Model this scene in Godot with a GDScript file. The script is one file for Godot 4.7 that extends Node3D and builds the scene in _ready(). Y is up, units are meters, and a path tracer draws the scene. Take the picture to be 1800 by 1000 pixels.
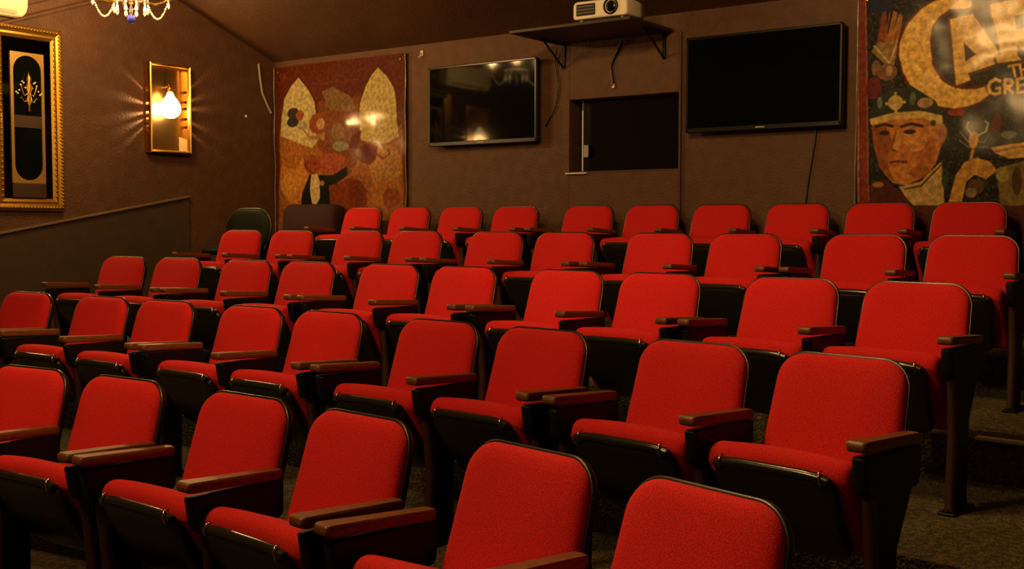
extends Node3D
# A small private cinema: five tiers of red tip-up seats seen from the front corner of the room.
const EYE := 1.421                     # camera height above the lowest tier
const BACK := 7.66                     # distance of the rear wall
const LEFT := -8.517                   # left wall
const RIGHT := 1.9
const FRONT := -3.2
const LEVEL := [0.0, 0.161, 0.334, 0.516, 0.714]
# row curves: z = d + a*s + b*s*s with s = x + 3.5
const ROW_D := [2.45, 3.65, 4.80, 6.066, 7.433]
const ROW_A := [0.030, -0.051, -0.034, 0.010, 0.0]
const ROW_B := [-0.0599, -0.0227, -0.0144, -0.0068, 0.0]
const ROW_X := [[-4.130, -3.565, -2.887, -2.318, -1.618, -1.062],
	[-6.198, -5.505, -4.955, -4.275, -3.723, -3.023, -2.455, -1.759, -1.202],
	[-6.872, -6.302, -5.632, -5.072, -4.393, -3.829, -3.133, -2.578, -1.893, -1.333],
	[-7.022, -6.462, -5.775, -5.229, -4.539, -3.985, -3.288, -2.725, -2.017, -1.452],
	[-7.097, -6.521, -5.943, -5.368, -4.66, -4.093, -3.523, -2.946, -2.374, -1.81]]
var M := {}
var rng := RandomNumberGenerator.new()

# ------------------------------------------------------------------ helpers
func P(x: float, y: float, z: float) -> Vector3:      # room metres, y from the eye, z towards the rear wall
	return Vector3(x, y + EYE, -z)

func mb() -> SurfaceTool:
	var st := SurfaceTool.new()
	st.begin(Mesh.PRIMITIVE_TRIANGLES)
	return st

func tri(st: SurfaceTool, a: Vector3, b: Vector3, c: Vector3) -> void:
	st.add_vertex(a); st.add_vertex(b); st.add_vertex(c)

func quad(st: SurfaceTool, a: Vector3, b: Vector3, c: Vector3, d: Vector3) -> void:
	tri(st, a, b, c); tri(st, a, c, d)

func done(st: SurfaceTool) -> ArrayMesh:
	st.generate_normals()
	return st.commit()

# chamfered box
func box(st: SurfaceTool, c: Vector3, s: Vector3, bev := 0.0, t := Transform3D()) -> void:
	st.set_smooth_group(-1)
	var h := s * 0.5
	var b: float = min(bev, min(h.x, min(h.y, h.z)) * 0.95)
	for ax in 3:
		var u := (ax + 1) % 3
		var v := (ax + 2) % 3
		for sg in [-1.0, 1.0]:
			var q: Array[Vector3] = []
			for k in [[-1, -1], [1, -1], [1, 1], [-1, 1]]:
				var p := Vector3()
				p[ax] = sg * h[ax]; p[u] = k[0] * (h[u] - b); p[v] = k[1] * (h[v] - b)
				q.append(t * (c + p))
			if sg > 0: quad(st, q[3], q[2], q[1], q[0])
			else: quad(st, q[0], q[1], q[2], q[3])
	if b <= 0.0: return
	for ax in 3:
		var u := (ax + 1) % 3
		var v := (ax + 2) % 3
		for su in [-1.0, 1.0]:
			for sv in [-1.0, 1.0]:
				var q: Array[Vector3] = []
				for k in [[-1, 0], [1, 0], [1, 1], [-1, 1]]:
					var p := Vector3()
					p[ax] = k[0] * (h[ax] - b)
					p[u] = su * (h[u] - (b if k[1] == 1 else 0.0))
					p[v] = sv * (h[v] - (0.0 if k[1] == 1 else b))
					q.append(t * (c + p))
				if su * sv > 0: quad(st, q[0], q[1], q[2], q[3])
				else: quad(st, q[3], q[2], q[1], q[0])
	for sx in [-1.0, 1.0]:
		for sy in [-1.0, 1.0]:
			for sz in [-1.0, 1.0]:
				var a := t * (c + Vector3(sx * h.x, sy * (h.y - b), sz * (h.z - b)))
				var d := t * (c + Vector3(sx * (h.x - b), sy * h.y, sz * (h.z - b)))
				var e := t * (c + Vector3(sx * (h.x - b), sy * (h.y - b), sz * h.z))
				if sx * sy * sz > 0: tri(st, a, e, d)
				else: tri(st, a, d, e)

# skin over a list of rings of equal length
func loft(st: SurfaceTool, rings: Array, caps := true, smooth := true) -> void:
	var n: int = rings[0].size()
	st.set_smooth_group(0 if smooth else -1)
	for i in rings.size() - 1:
		for k in n:
			var k2 := (k + 1) % n
			quad(st, rings[i][k], rings[i][k2], rings[i + 1][k2], rings[i + 1][k])
	if caps:
		for e in [0, rings.size() - 1]:
			var c := Vector3()
			for p in rings[e]: c += p
			c /= n
			st.set_smooth_group(0 if smooth and rings[e][0].distance_to(c) < 0.004 else 3 + e)
			for k in n:
				if e == 0: tri(st, c, rings[e][(k + 1) % n], rings[e][k])
				else: tri(st, c, rings[e][k], rings[e][(k + 1) % n])

func tube(st: SurfaceTool, path: Array, r, n := 8) -> void:
	var rings := []
	var up := Vector3.UP
	for i in path.size():
		var d: Vector3 = (path[min(i + 1, path.size() - 1)] - path[max(i - 1, 0)]).normalized()
		var a: Vector3 = d.cross(up)
		if a.length() < 0.05: a = d.cross(Vector3.RIGHT)
		a = a.normalized()
		var b := d.cross(a).normalized()
		up = -b if b.dot(up) < 0 else b
		a = d.cross(up).normalized()
		var rr: float = r[i] if r is Array else r
		var ring: Array[Vector3] = []
		for k in n:
			var th := TAU * k / n
			ring.append(path[i] + a * cos(th) * rr + up * sin(th) * rr)
		rings.append(ring)
	loft(st, rings)

func lathe(st: SurfaceTool, prof: Array, n := 16, at := Vector3.ZERO) -> void:
	var rings := []
	for q in prof:
		var ring: Array[Vector3] = []
		for k in n:
			var th := -TAU * k / n
			ring.append(at + Vector3(cos(th) * q[0], q[1], sin(th) * q[0]))
		rings.append(ring)
	loft(st, rings)

func ball(st: SurfaceTool, c: Vector3, r: float, n := 8, squash := 1.0) -> void:
	var prof := []
	var m := maxi(4, n / 2 + 1)
	for i in m + 1:
		var a := -PI / 2 + PI * i / m
		prof.append([max(cos(a) * r, 0.0002), sin(a) * r * squash])
	lathe(st, prof, n, c)

# an outline in a plane, carried along the third axis; steps = [[offset, inset], ...]
func puff(st: SurfaceTool, outline: Array, steps: Array, f: Callable) -> void:
	var c := Vector2()
	for p in outline: c += p
	c /= outline.size()
	var rings := []
	for s in steps:
		var ring: Array[Vector3] = []
		for p: Vector2 in outline:
			var d := p - c
			var q: Vector2 = c + d * max(0.0, 1.0 - s[1] / d.length()) * (s[2] if s.size() > 2 else 1.0)
			ring.append(f.call(q, s[0]))
		rings.append(ring)
	loft(st, rings)

func round_poly(pts: Array, radii: Array, seg := 5) -> Array:
	var out := []
	var n := pts.size()
	for i in n:
		var p: Vector2 = pts[i]
		var a: Vector2 = (pts[(i + n - 1) % n] - p).normalized()
		var b: Vector2 = (pts[(i + 1) % n] - p).normalized()
		var r: float = radii[i]
		if r <= 0.0:
			out.append(p)
			continue
		var half := acos(clampf(a.dot(b), -1, 1)) / 2
		var dist := r / tan(half)
		var c := p + (a + b).normalized() * (r / sin(half))
		var a0 := (p + a * dist - c).angle()
		var a1 := (p + b * dist - c).angle()
		var da := wrapf(a1 - a0, -PI, PI)
		for k in seg + 1:
			out.append(c + Vector2.from_angle(a0 + da * k / seg) * r)
	return out

# split long straight edges so that puffed faces stay round
func dense(o: Array, step: float) -> Array:
	var out := []
	for i in o.size():
		var a: Vector2 = o[i]
		var b: Vector2 = o[(i + 1) % o.size()]
		var m := maxi(1, int(a.distance_to(b) / step))
		for k in m: out.append(a.lerp(b, float(k) / m))
	return out

var taken := {}
func numbered(called: String) -> String:
	var k: int = taken.get(called, -1) + 1
	taken[called] = k
	return called if k == 0 else "%s_%03d" % [called, k]

func tag(o: Node3D, label: String, category := "", group := "", kind := "") -> Node3D:
	if label: o.set_meta("label", label)
	if category: o.set_meta("category", category)
	if group: o.set_meta("group", group)
	if kind: o.set_meta("kind", kind)
	return o

func thing(called: String, label: String, category: String, at: Vector3, turn := 0.0, group := "") -> Node3D:
	var o := Node3D.new()
	o.name = numbered(called)
	add_child(o)
	o.position = at
	o.rotation.y = turn
	return tag(o, label, category, group)

func put(called: String, mesh: Mesh, mat: Material, parent: Node = self) -> MeshInstance3D:
	var o := MeshInstance3D.new()
	o.name = numbered(called) if parent == self else called
	o.mesh = mesh
	o.material_override = mat
	parent.add_child(o, true)
	return o

func struct(called: String, mesh: Mesh, mat: Material, label: String) -> MeshInstance3D:
	var o := put(called, mesh, mat)
	tag(o, label, "", "", "structure")
	return o

# ------------------------------------------------------------------ materials
func noise_tex(freq: float, lo: float, hi: float, size := 512, oct := 4, seed_ := 1, normal := 0.0) -> ImageTexture:
	var n := FastNoiseLite.new()
	n.seed = seed_
	n.noise_type = FastNoiseLite.TYPE_SIMPLEX
	n.frequency = freq
	n.fractal_octaves = oct
	var im := n.get_seamless_image(size, size)
	im.convert(Image.FORMAT_RGB8)
	if normal > 0.0:
		im.bump_map_to_normal_map(normal)
	else:
		for y in size:
			for x in size:
				var v := lerpf(lo, hi, im.get_pixel(x, y).r)
				im.set_pixel(x, y, Color(v, v, v))
	im.generate_mipmaps()
	return ImageTexture.create_from_image(im)

func mat(col: Color, rough := 0.7, metal := 0.0, tex: Texture2D = null, scale := 1.0, world := false) -> StandardMaterial3D:
	var m := StandardMaterial3D.new()
	m.albedo_color = col
	m.roughness = rough
	m.metallic = metal
	if tex:
		m.albedo_texture = tex
		m.uv1_triplanar = true
		m.uv1_world_triplanar = world
		m.uv1_scale = Vector3.ONE * scale
	return m

func bump(m: StandardMaterial3D, tex: Texture2D, s: float) -> void:
	m.normal_enabled = true
	m.normal_texture = tex
	m.normal_scale = s

func materials() -> void:
	var cloth := noise_tex(0.11, 0.62, 1.0, 256, 3, 3)
	var cloth_n := noise_tex(0.16, 0, 1, 256, 2, 4, 4.0)
	M.red = mat(Color8(230, 20, 20), 0.95, 0, cloth, 5.0)
	bump(M.red, cloth_n, 0.35)
	M.red.rim_enabled = true; M.red.rim = 0.25; M.red.rim_tint = 0.8
	M.maroon = mat(Color8(52, 14, 17), 0.9, 0, cloth, 4.0)
	bump(M.maroon, cloth_n, 0.4)
	M.black = mat(Color8(20, 20, 18), 0.36)
	M.black.clearcoat_enabled = true; M.black.clearcoat = 0.2; M.black.clearcoat_roughness = 0.12
	M.iron = mat(Color8(14, 14, 13), 0.5)
	M.iron.metallic_specular = 0.3
	M.trim = mat(Color8(34, 33, 26), 0.2)
	M.chrome = mat(Color8(190, 188, 180), 0.2, 1.0)
	M.leg_red = mat(Color8(46, 14, 10), 0.6)
	var grain := Image.create(256, 256, false, Image.FORMAT_RGB8)
	var gn := FastNoiseLite.new()
	gn.seed = 9; gn.frequency = 0.05
	for y in 256:
		for x in 256:
			var v := 0.78 + 0.22 * sin(y * 0.35 + 6.0 * gn.get_noise_2d(x * 0.15, y * 1.0)) * 0.5 + 0.12 * gn.get_noise_2d(x * 0.4, y * 6.0)
			grain.set_pixel(x, y, Color(v, v, v))
	M.wood = mat(Color8(132, 78, 36), 0.45, 0, ImageTexture.create_from_image(grain), 6.0)
	var wall_t := noise_tex(0.02, 0.86, 1.0, 512, 5, 11)
	var wall_n := noise_tex(0.12, 0, 1, 512, 3, 12, 3.0)
	M.wall = mat(Color8(88, 56, 33), 0.72, 0, wall_t, 0.55, true)
	bump(M.wall, wall_n, 0.3)
	M.dado = mat(Color8(66, 48, 29), 0.75, 0, wall_t, 0.55, true)
	M.ceiling = mat(Color8(74, 46, 27), 0.5, 0, wall_t, 0.4, true)
	bump(M.ceiling, wall_n, 0.25)
	M.cap = mat(Color8(104, 86, 60), 0.35)
	var carpet_t := noise_tex(0.035, 0.45, 1.0, 512, 5, 21)
	M.carpet = mat(Color8(104, 95, 56), 1.0, 0, carpet_t, 1.1, true)
	bump(M.carpet, noise_tex(0.2, 0, 1, 256, 2, 22, 5.0), 0.6)
	M.nosing = mat(Color8(226, 216, 182), 0.4)
	M.gold = mat(Color8(206, 158, 62), 0.35, 0.85, noise_tex(0.06, 0.6, 1.0, 256, 4, 31), 6.0)
	M.gold_flat = mat(Color8(190, 150, 74), 0.5, 0.5, noise_tex(0.05, 0.7, 1.0, 256, 4, 32), 5.0)
	M.mirror = mat(Color8(70, 72, 66), 0.05, 1.0)
	M.dark_glass = mat(Color8(8, 12, 10), 0.08)
	M.walnut = mat(Color8(58, 40, 24), 0.5)
	M.brass = mat(Color8(205, 160, 80), 0.22, 1.0)
	M.sconce_mirror = mat(Color8(160, 136, 92), 0.26, 1.0)
	M.screen = mat(Color8(6, 8, 9), 0.05)
	M.screen.metallic_specular = 0.35
	M.bezel = mat(Color8(9, 9, 9), 0.32)
	M.white_plastic = mat(Color8(226, 218, 196), 0.4)
	M.grey_plastic = mat(Color8(150, 146, 134), 0.5)
	M.cream = mat(Color8(232, 220, 180), 0.45)
	M.vent = mat(Color8(18, 18, 17), 0.5)
	M.lens = mat(Color8(12, 12, 16), 0.06)
	M.cable = mat(Color8(16, 15, 14), 0.35)
	M.white_paint = mat(Color8(205, 195, 180), 0.5)
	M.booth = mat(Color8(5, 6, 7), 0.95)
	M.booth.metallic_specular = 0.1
	M.vinyl_black = mat(Color8(13, 17, 14), 0.42)
	M.vinyl_black.metallic_specular = 0.2
	M.crystal = StandardMaterial3D.new()
	M.crystal.albedo_color = Color(1, 1, 1)
	M.crystal.roughness = 0.02
	M.crystal.refraction_enabled = true
	M.crystal.refraction_scale = 0.05
	M.blue_crystal = M.crystal.duplicate()
	M.blue_crystal.albedo_color = Color8(70, 80, 235)
	M.bulb = mat(Color8(255, 240, 210), 0.4)
	M.bulb.emission_enabled = true
	M.bulb.emission = Color(1.0, 0.80, 0.50)
	M.bulb.emission_energy_multiplier = BULB_GLOW
	M.candle_bulb = M.bulb.duplicate()
	M.candle_bulb.emission_energy_multiplier = 45.0
	M.pane = StandardMaterial3D.new()
	M.pane.albedo_color = Color(0.06, 0.08, 0.08, 0.22)
	M.pane.transparency = BaseMaterial3D.TRANSPARENCY_ALPHA
	M.pane.roughness = 0.03

const BULB_GLOW := 12.0
const LAMP := Color(1.0, 0.79, 0.50)

func lamp(at: Vector3, energy: float, size: float, parent: Node) -> void:
	var l := OmniLight3D.new()
	l.name = "light"
	l.light_color = LAMP
	l.light_energy = energy
	l.light_size = size
	l.omni_range = 16.0
	l.omni_attenuation = 2.0
	l.shadow_enabled = true
	l.position = at
	parent.add_child(l, true)

# ------------------------------------------------------------------ print on the posters
func pl(im: Image, hex: int, c: Array) -> void:
	var col := Color8(hex >> 16, (hex >> 8) & 255, hex & 255)
	var n := c.size() / 2
	var y0 := 99999
	var y1 := -99999
	for i in n:
		y0 = mini(y0, c[2 * i + 1]); y1 = maxi(y1, c[2 * i + 1])
	for y in range(maxi(0, y0), mini(im.get_height() - 1, y1) + 1):
		var xs := []
		var yy := y + 0.5
		for i in n:
			var j := (i + 1) % n
			var ya: float = c[2 * i + 1]
			var yb: float = c[2 * j + 1]
			if (ya <= yy) != (yb <= yy):
				xs.append(lerpf(c[2 * i], c[2 * j], (yy - ya) / (yb - ya)))
		xs.sort()
		for k in range(0, xs.size() - 1, 2):
			var a := int(round(xs[k]))
			im.fill_rect(Rect2i(a, y, maxi(1, int(round(xs[k + 1])) - a), 1), col)

func el(im: Image, hex: int, cx: int, cy: int, rx: int, ry: int) -> void:
	var c := []
	for k in 28:
		c.append(int(cx + cos(TAU * k / 28.0) * rx)); c.append(int(cy + sin(TAU * k / 28.0) * ry))
	pl(im, hex, c)

func ln(im: Image, hex: int, w: float, c: Array) -> void:
	for i in c.size() / 2 - 1:
		var a := Vector2(c[2 * i], c[2 * i + 1])
		var b := Vector2(c[2 * i + 2], c[2 * i + 3])
		var d := (b - a).normalized() * w * 0.5
		var p := Vector2(-d.y, d.x)
		var q := []
		for v in [a + p - d * 0.4, b + p + d * 0.4, b - p + d * 0.4, a - p - d * 0.4]:
			q.append(int(round(v.x))); q.append(int(round(v.y)))
		pl(im, hex, q)

func soften(im: Image, seed_: int, cut: int) -> ImageTexture:     # blurred litho print with a mottled ink grain
	var w := im.get_width()
	var h := im.get_height()
	im.resize(w / cut, h / cut, Image.INTERPOLATE_LANCZOS)
	im.resize(w, h, Image.INTERPOLATE_CUBIC)
	var n := FastNoiseLite.new()
	n.seed = seed_; n.frequency = 0.045; n.fractal_octaves = 4
	for y in h:
		for x in w:
			var g := 1.0 + 0.30 * n.get_noise_2d(x, y) + 0.10 * n.get_noise_2d(x * 4.0 + 900.0, y * 4.0)
			var c := im.get_pixel(x, y)
			im.set_pixel(x, y, Color(c.r * g, c.g * g, c.b * g))
	im.generate_mipmaps()
	return ImageTexture.create_from_image(im)

func print_arches() -> ImageTexture:
	var im := Image.create(700, 752, false, Image.FORMAT_RGB8)
	im.fill(Color8(106, 44, 20))
	pl(im, 0x4c1f10, [-16, -18, 722, -22, 736, 896, -20, 927])
	pl(im, 0x784921, [34, 221, 253, 232, 433, 334, 681, 255, 696, 898, 4, 926])
	pl(im, 0x633418, [249, 146, 477, 137, 496, 337, 410, 442, 246, 327])
	pl(im, 0x654c30, [266, 108, 327, 96, 414, 133, 456, 182, 402, 194, 304, 180])
	el(im, 0x905d26, 107, 434, 80, 105)
	el(im, 0x7e4c1b, 96, 345, 63, 56)
	el(im, 0x96672d, 83, 466, 46, 48)
	el(im, 0x896131, 599, 408, 80, 83)
	el(im, 0x845323, 598, 506, 80, 52)
	el(im, 0x6e3616, 628, 522, 46, 37)
	pl(im, 0x96895d, [143, 45, 187, 90, 226, 144, 239, 192, 234, 247, 247, 295, 213, 325, 39, 270, 36, 173, 59, 117, 101, 76])
	pl(im, 0x9c8b56, [563, 40, 607, 75, 642, 122, 656, 179, 657, 239, 663, 298, 590, 325, 470, 305, 466, 228, 472, 160, 499, 105, 530, 65])
	ln(im, 0x37160c, 4.1, [36, 189, 53, 123, 101, 74, 143, 42, 188, 88, 226, 141, 241, 200])
	ln(im, 0x37160c, 4.1, [464, 228, 470, 160, 497, 102, 530, 62, 563, 36, 608, 71, 645, 120, 660, 179, 661, 246])
	ln(im, 0x5a2a18, 2.4, [642, 85, 687, 83])
	ln(im, 0x5a2a18, 2.4, [645, 106, 687, 104])
	ln(im, 0x5a2a18, 2.4, [648, 127, 687, 125])
	ln(im, 0x5a2a18, 2.4, [651, 148, 687, 145])
	ln(im, 0x5a2a18, 2.4, [654, 169, 687, 166])
	ln(im, 0x5a2a18, 2.4, [657, 190, 686, 187])
	ln(im, 0x5a2a18, 2.4, [659, 211, 686, 208])
	ln(im, 0x5a2a18, 2.4, [662, 232, 686, 228])
	ln(im, 0x5a2a18, 2.4, [665, 253, 686, 249])
	ln(im, 0x5a2a18, 2.4, [260, 123, 283, 122])
	ln(im, 0x5a2a18, 2.4, [441, 112, 465, 111])
	ln(im, 0x5a2a18, 2.4, [260, 143, 282, 142])
	ln(im, 0x5a2a18, 2.4, [440, 132, 465, 130])
	ln(im, 0x5a2a18, 2.4, [260, 164, 282, 163])
	ln(im, 0x5a2a18, 2.4, [440, 152, 465, 150])
	ln(im, 0x5a2a18, 2.4, [260, 184, 282, 183])
	ln(im, 0x5a2a18, 2.4, [440, 172, 464, 170])
	ln(im, 0x5a2a18, 2.4, [259, 204, 282, 203])
	ln(im, 0x5a2a18, 2.4, [440, 191, 464, 190])
	ln(im, 0x5a2a18, 2.4, [259, 225, 281, 224])
	ln(im, 0x5a2a18, 2.4, [439, 211, 464, 210])
	ln(im, 0x5a2a18, 2.4, [259, 245, 281, 244])
	ln(im, 0x5a2a18, 2.4, [439, 231, 464, 230])
	ln(im, 0x63301c, 3.5, [261, 80, 457, 75])
	el(im, 0x572a19, 54, 40, 21, 14)
	el(im, 0x572a19, 632, 28, 16, 11)
	el(im, 0x312820, 105, 184, 34, 22)
	el(im, 0x2a241e, 104, 218, 34, 20)
	el(im, 0x784023, 145, 194, 23, 20)
	el(im, 0x7e7351, 162, 235, 29, 17)
	el(im, 0x6e341c, 242, 231, 42, 39)
	el(im, 0x906e47, 264, 233, 22, 23)
	pl(im, 0x7e5a36, [157, 243, 213, 278, 292, 266, 280, 297, 202, 293])
	pl(im, 0x634029, [303, 251, 348, 230, 434, 242, 455, 289, 411, 341, 346, 339, 314, 314])
	el(im, 0x6e5033, 357, 268, 34, 35)
	el(im, 0x716b56, 368, 323, 43, 20)
	pl(im, 0x4e1919, [409, 333, 423, 287, 476, 267, 454, 320, 496, 337])
	pl(im, 0x4c0f0e, [433, 357, 497, 318, 559, 331, 550, 377, 522, 398, 475, 386])
	ln(im, 0x6e2919, 7.1, [548, 354, 589, 378, 620, 360, 612, 345])
	el(im, 0x7f3d24, 307, 384, 96, 37)
	el(im, 0x72331c, 211, 389, 47, 35)
	ln(im, 0x40190e, 4.7, [169, 364, 173, 396, 211, 421])
	ln(im, 0x632a16, 3.5, [245, 398, 345, 415])
	el(im, 0x5a2412, 223, 385, 11, 6)
	pl(im, 0x10100e, [194, 428, 323, 432, 400, 401, 406, 434, 345, 463, 306, 471, 311, 676, 121, 677, 158, 500])
	pl(im, 0x9d895d, [202, 429, 236, 423, 254, 454, 255, 517, 234, 545, 209, 540, 199, 484])
	el(im, 0x84632e, 267, 461, 13, 11)
	pl(im, 0x632a12, [309, 471, 432, 442, 505, 490, 493, 674, 311, 676])
	el(im, 0x572411, 452, 504, 42, 54)
	return soften(im, 5, 5)

func print_stage_bill() -> ImageTexture:
	var im := Image.create(700, 772, false, Image.FORMAT_RGB8)
	im.fill(Color8(16, 20, 18))
	var n := FastNoiseLite.new()
	n.seed = 8; n.frequency = 0.03
	for y in 772:
		for x in 700:
			var v := n.get_noise_2d(x, y)
			if v > 0.22: im.set_pixel(x, y, Color8(38, 44, 36))
			elif v < -0.34: im.set_pixel(x, y, Color8(52, 30, 22))
			var w := n.get_noise_2d(x * 3.1 + 500.0, y * 3.1)
			if w > 0.42: im.set_pixel(x, y, Color8(96, 88, 62))
			elif w < -0.46: im.set_pixel(x, y, Color8(84, 36, 22))
	pl(im, 0x6e2d1e, [-7, -5, 20, -1, 45, 920, 16, 921])
	ln(im, 0xa06a50, 4.1, [-3, 18, 10, 568])
	ln(im, 0x8a5040, 4.1, [20, 21, 38, 569])
	el(im, 0x1c2438, 59, 30, 33, 33)
	pl(im, 0x783c1e, [53, 135, 66, 59, 77, 55, 81, 137])
	pl(im, 0x966032, [76, 142, 96, 57, 107, 63, 95, 161])
	pl(im, 0x8c5430, [94, 161, 114, 64, 122, 76, 104, 189])
	ln(im, 0xb08860, 3.0, [90, 166, 111, 69])
	ln(im, 0xa07848, 2.4, [73, 148, 87, 61])
	pl(im, 0x80693f, [37, 161, 56, 135, 103, 145, 101, 200, 85, 207, 62, 185])
	ln(im, 0xb09a70, 5.3, [45, 145, 88, 198, 108, 135])
	el(im, 0x5a1c20, 47, 261, 22, 30)
	el(im, 0x6e4a34, 82, 220, 28, 22)
	el(im, 0x9a8058, 87, 217, 9, 16)
	el(im, 0x70503c, 51, 206, 12, 22)
	pl(im, 0x5a2408, [299, 49, 251, 33, 201, 37, 164, 55, 130, 89, 109, 136, 107, 174, 119, 228, 141, 268, 174, 303, 212, 324, 262, 333, 298, 329, 328, 318, 347, 304, 338, 269, 313, 273, 277, 272, 254, 264, 232, 248, 213, 217, 203, 181, 200, 143, 206, 112, 222, 92, 245, 79, 278, 79, 304, 76])
	pl(im, 0xd2ac5a, [296, 53, 247, 37, 205, 42, 169, 60, 135, 94, 114, 141, 112, 179, 124, 223, 146, 263, 179, 298, 216, 319, 258, 328, 294, 324, 324, 313, 343, 299, 333, 276, 313, 281, 278, 279, 252, 271, 225, 253, 206, 219, 197, 181, 193, 143, 199, 106, 217, 84, 242, 70, 278, 72, 297, 69])
	el(im, 0x303a34, 213, 123, 11, 26)
	el(im, 0x4a3224, 208, 203, 8, 13)
	pl(im, 0x5a2408, [235, 88, 301, 80, 346, 150, 370, 183, 377, 222, 315, 241, 298, 244, 305, 262, 259, 277])
	pl(im, 0xd2ac5a, [242, 94, 299, 86, 340, 152, 363, 185, 370, 217, 312, 234, 292, 238, 298, 257, 262, 269])
	pl(im, 0x3a2010, [279, 159, 309, 192, 284, 208])
	pl(im, 0x5a2408, [337, 63, 426, 54, 458, 58, 473, 90, 469, 130, 446, 153, 462, 198, 485, 211, 481, 230, 439, 242, 430, 200, 413, 181, 414, 207, 424, 220, 358, 223, 352, 204, 365, 201, 351, 123, 340, 90])
	pl(im, 0xd2ac5a, [341, 67, 423, 57, 455, 61, 469, 93, 466, 133, 443, 157, 458, 194, 482, 207, 477, 226, 435, 238, 426, 196, 409, 176, 410, 202, 420, 216, 362, 219, 356, 200, 369, 197, 355, 127, 344, 95])
	pl(im, 0x2a2016, [401, 104, 432, 97, 442, 116, 430, 132, 406, 138])
	ln(im, 0xd2ac5a, 7.1, [389, 229, 412, 226])
	ln(im, 0xd2ac5a, 7.7, [400, 229, 406, 257])
	ln(im, 0xd2ac5a, 7.1, [416, 225, 421, 255])
	ln(im, 0xd2ac5a, 7.1, [435, 222, 438, 253])
	ln(im, 0xd2ac5a, 6.5, [419, 241, 436, 238])
	ln(im, 0xd2ac5a, 8.9, [371, 265, 358, 259, 345, 267, 342, 280, 347, 293, 359, 298, 370, 294, 370, 282, 360, 282])
	ln(im, 0xd2ac5a, 8.9, [382, 298, 381, 262, 395, 263, 400, 271, 395, 279, 383, 279, 402, 298])
	ln(im, 0xd2ac5a, 8.9, [432, 261, 411, 262, 413, 297, 434, 295])
	ln(im, 0xd2ac5a, 7.7, [413, 279, 429, 278])
	pl(im, 0x28302a, [36, 339, 45, 300, 86, 270, 146, 260, 211, 306, 230, 347])
	el(im, 0xaf965a, 106, 304, 20, 20)
	ln(im, 0xaf965a, 8.3, [106, 277, 107, 332])
	ln(im, 0xaf965a, 8.3, [80, 305, 132, 303])
	el(im, 0x6a7058, 64, 301, 7, 16)
	el(im, 0x55604c, 152, 296, 8, 18)
	el(im, 0x9a7a58, 184, 309, 21, 14)
	pl(im, 0xaa6e32, [41, 356, 51, 344, 174, 344, 225, 366, 230, 420, 215, 473, 178, 511, 135, 527, 102, 520, 68, 480, 49, 423])
	pl(im, 0x824820, [41, 362, 77, 358, 100, 414, 90, 469, 107, 520, 68, 480, 49, 423])
	el(im, 0x9a5c28, 186, 439, 31, 43)
	el(im, 0xb47a3a, 159, 411, 32, 27)
	el(im, 0xa8682e, 122, 448, 32, 33)
	el(im, 0x7a4420, 77, 413, 18, 33)
	el(im, 0x8e5426, 177, 493, 31, 16)
	el(im, 0xb88040, 113, 409, 10, 25)
	el(im, 0x965a2d, 231, 392, 11, 25)
	pl(im, 0xb9a05f, [36, 343, 104, 329, 174, 329, 228, 344, 231, 372, 175, 348, 104, 347, 40, 360])
	el(im, 0x3c3020, 206, 364, 7, 8)
	ln(im, 0x2a1a10, 7.7, [52, 365, 77, 360, 100, 367])
	ln(im, 0x2a1a10, 7.7, [121, 369, 148, 362, 179, 370])
	el(im, 0x2a1a10, 77, 384, 14, 6)
	el(im, 0x2a1a10, 145, 384, 16, 6)
	ln(im, 0x78421e, 5.3, [108, 382, 96, 428, 114, 436])
	ln(im, 0x5e2618, 6.5, [94, 465, 115, 461, 140, 465])
	pl(im, 0xa58c55, [119, 530, 178, 517, 231, 463, 240, 582, 152, 581])
	ln(im, 0x50301c, 3.5, [135, 537, 178, 529, 230, 474])
	pl(im, 0x46201a, [38, 527, 80, 509, 124, 543, 158, 581, 39, 580])
	el(im, 0x8a5a40, 63, 524, 16, 8)
	ln(im, 0x96966e, 5.3, [295, 364, 291, 380, 303, 396, 321, 400, 338, 393, 343, 372, 335, 364])
	ln(im, 0x6a7060, 3.5, [275, 390, 296, 417, 336, 419, 347, 398])
	ln(im, 0x5a6454, 3.5, [273, 411, 296, 430, 342, 431])
	el(im, 0xbe8c32, 309, 413, 12, 23)
	ln(im, 0xa07a34, 9.5, [308, 439, 304, 463])
	el(im, 0x8c2d14, 263, 338, 22, 10)
	el(im, 0x5a1e14, 365, 373, 12, 24)
	el(im, 0x606a58, 395, 403, 19, 10)
	pl(im, 0xaf823c, [247, 582, 267, 502, 287, 470, 317, 458, 352, 470, 369, 494, 343, 515, 313, 503, 294, 521, 282, 582])
	pl(im, 0xbe9650, [351, 433, 439, 422, 492, 426, 493, 461, 397, 464, 362, 448])
	ln(im, 0x7a5428, 3.0, [362, 444, 431, 434])
	pl(im, 0x6e5f2d, [368, 488, 432, 470, 502, 482, 506, 610, 380, 610])
	el(im, 0x8a7a3e, 382, 504, 16, 20)
	el(im, 0x46301c, 417, 521, 12, 36)
	el(im, 0x503820, 318, 534, 20, 21)
	el(im, 0x7a6a50, 306, 550, 15, 13)
	el(im, 0x2a382e, 241, 511, 9, 27)
	el(im, 0x3c2c26, 528, 230, 36, 60)
	el(im, 0x5a4420, 556, 433, 54, 75)
	pl(im, 0x46201a, [39, 580, 650, 586, 654, 735, 42, 749])
	return soften(im, 6, 3)

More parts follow.
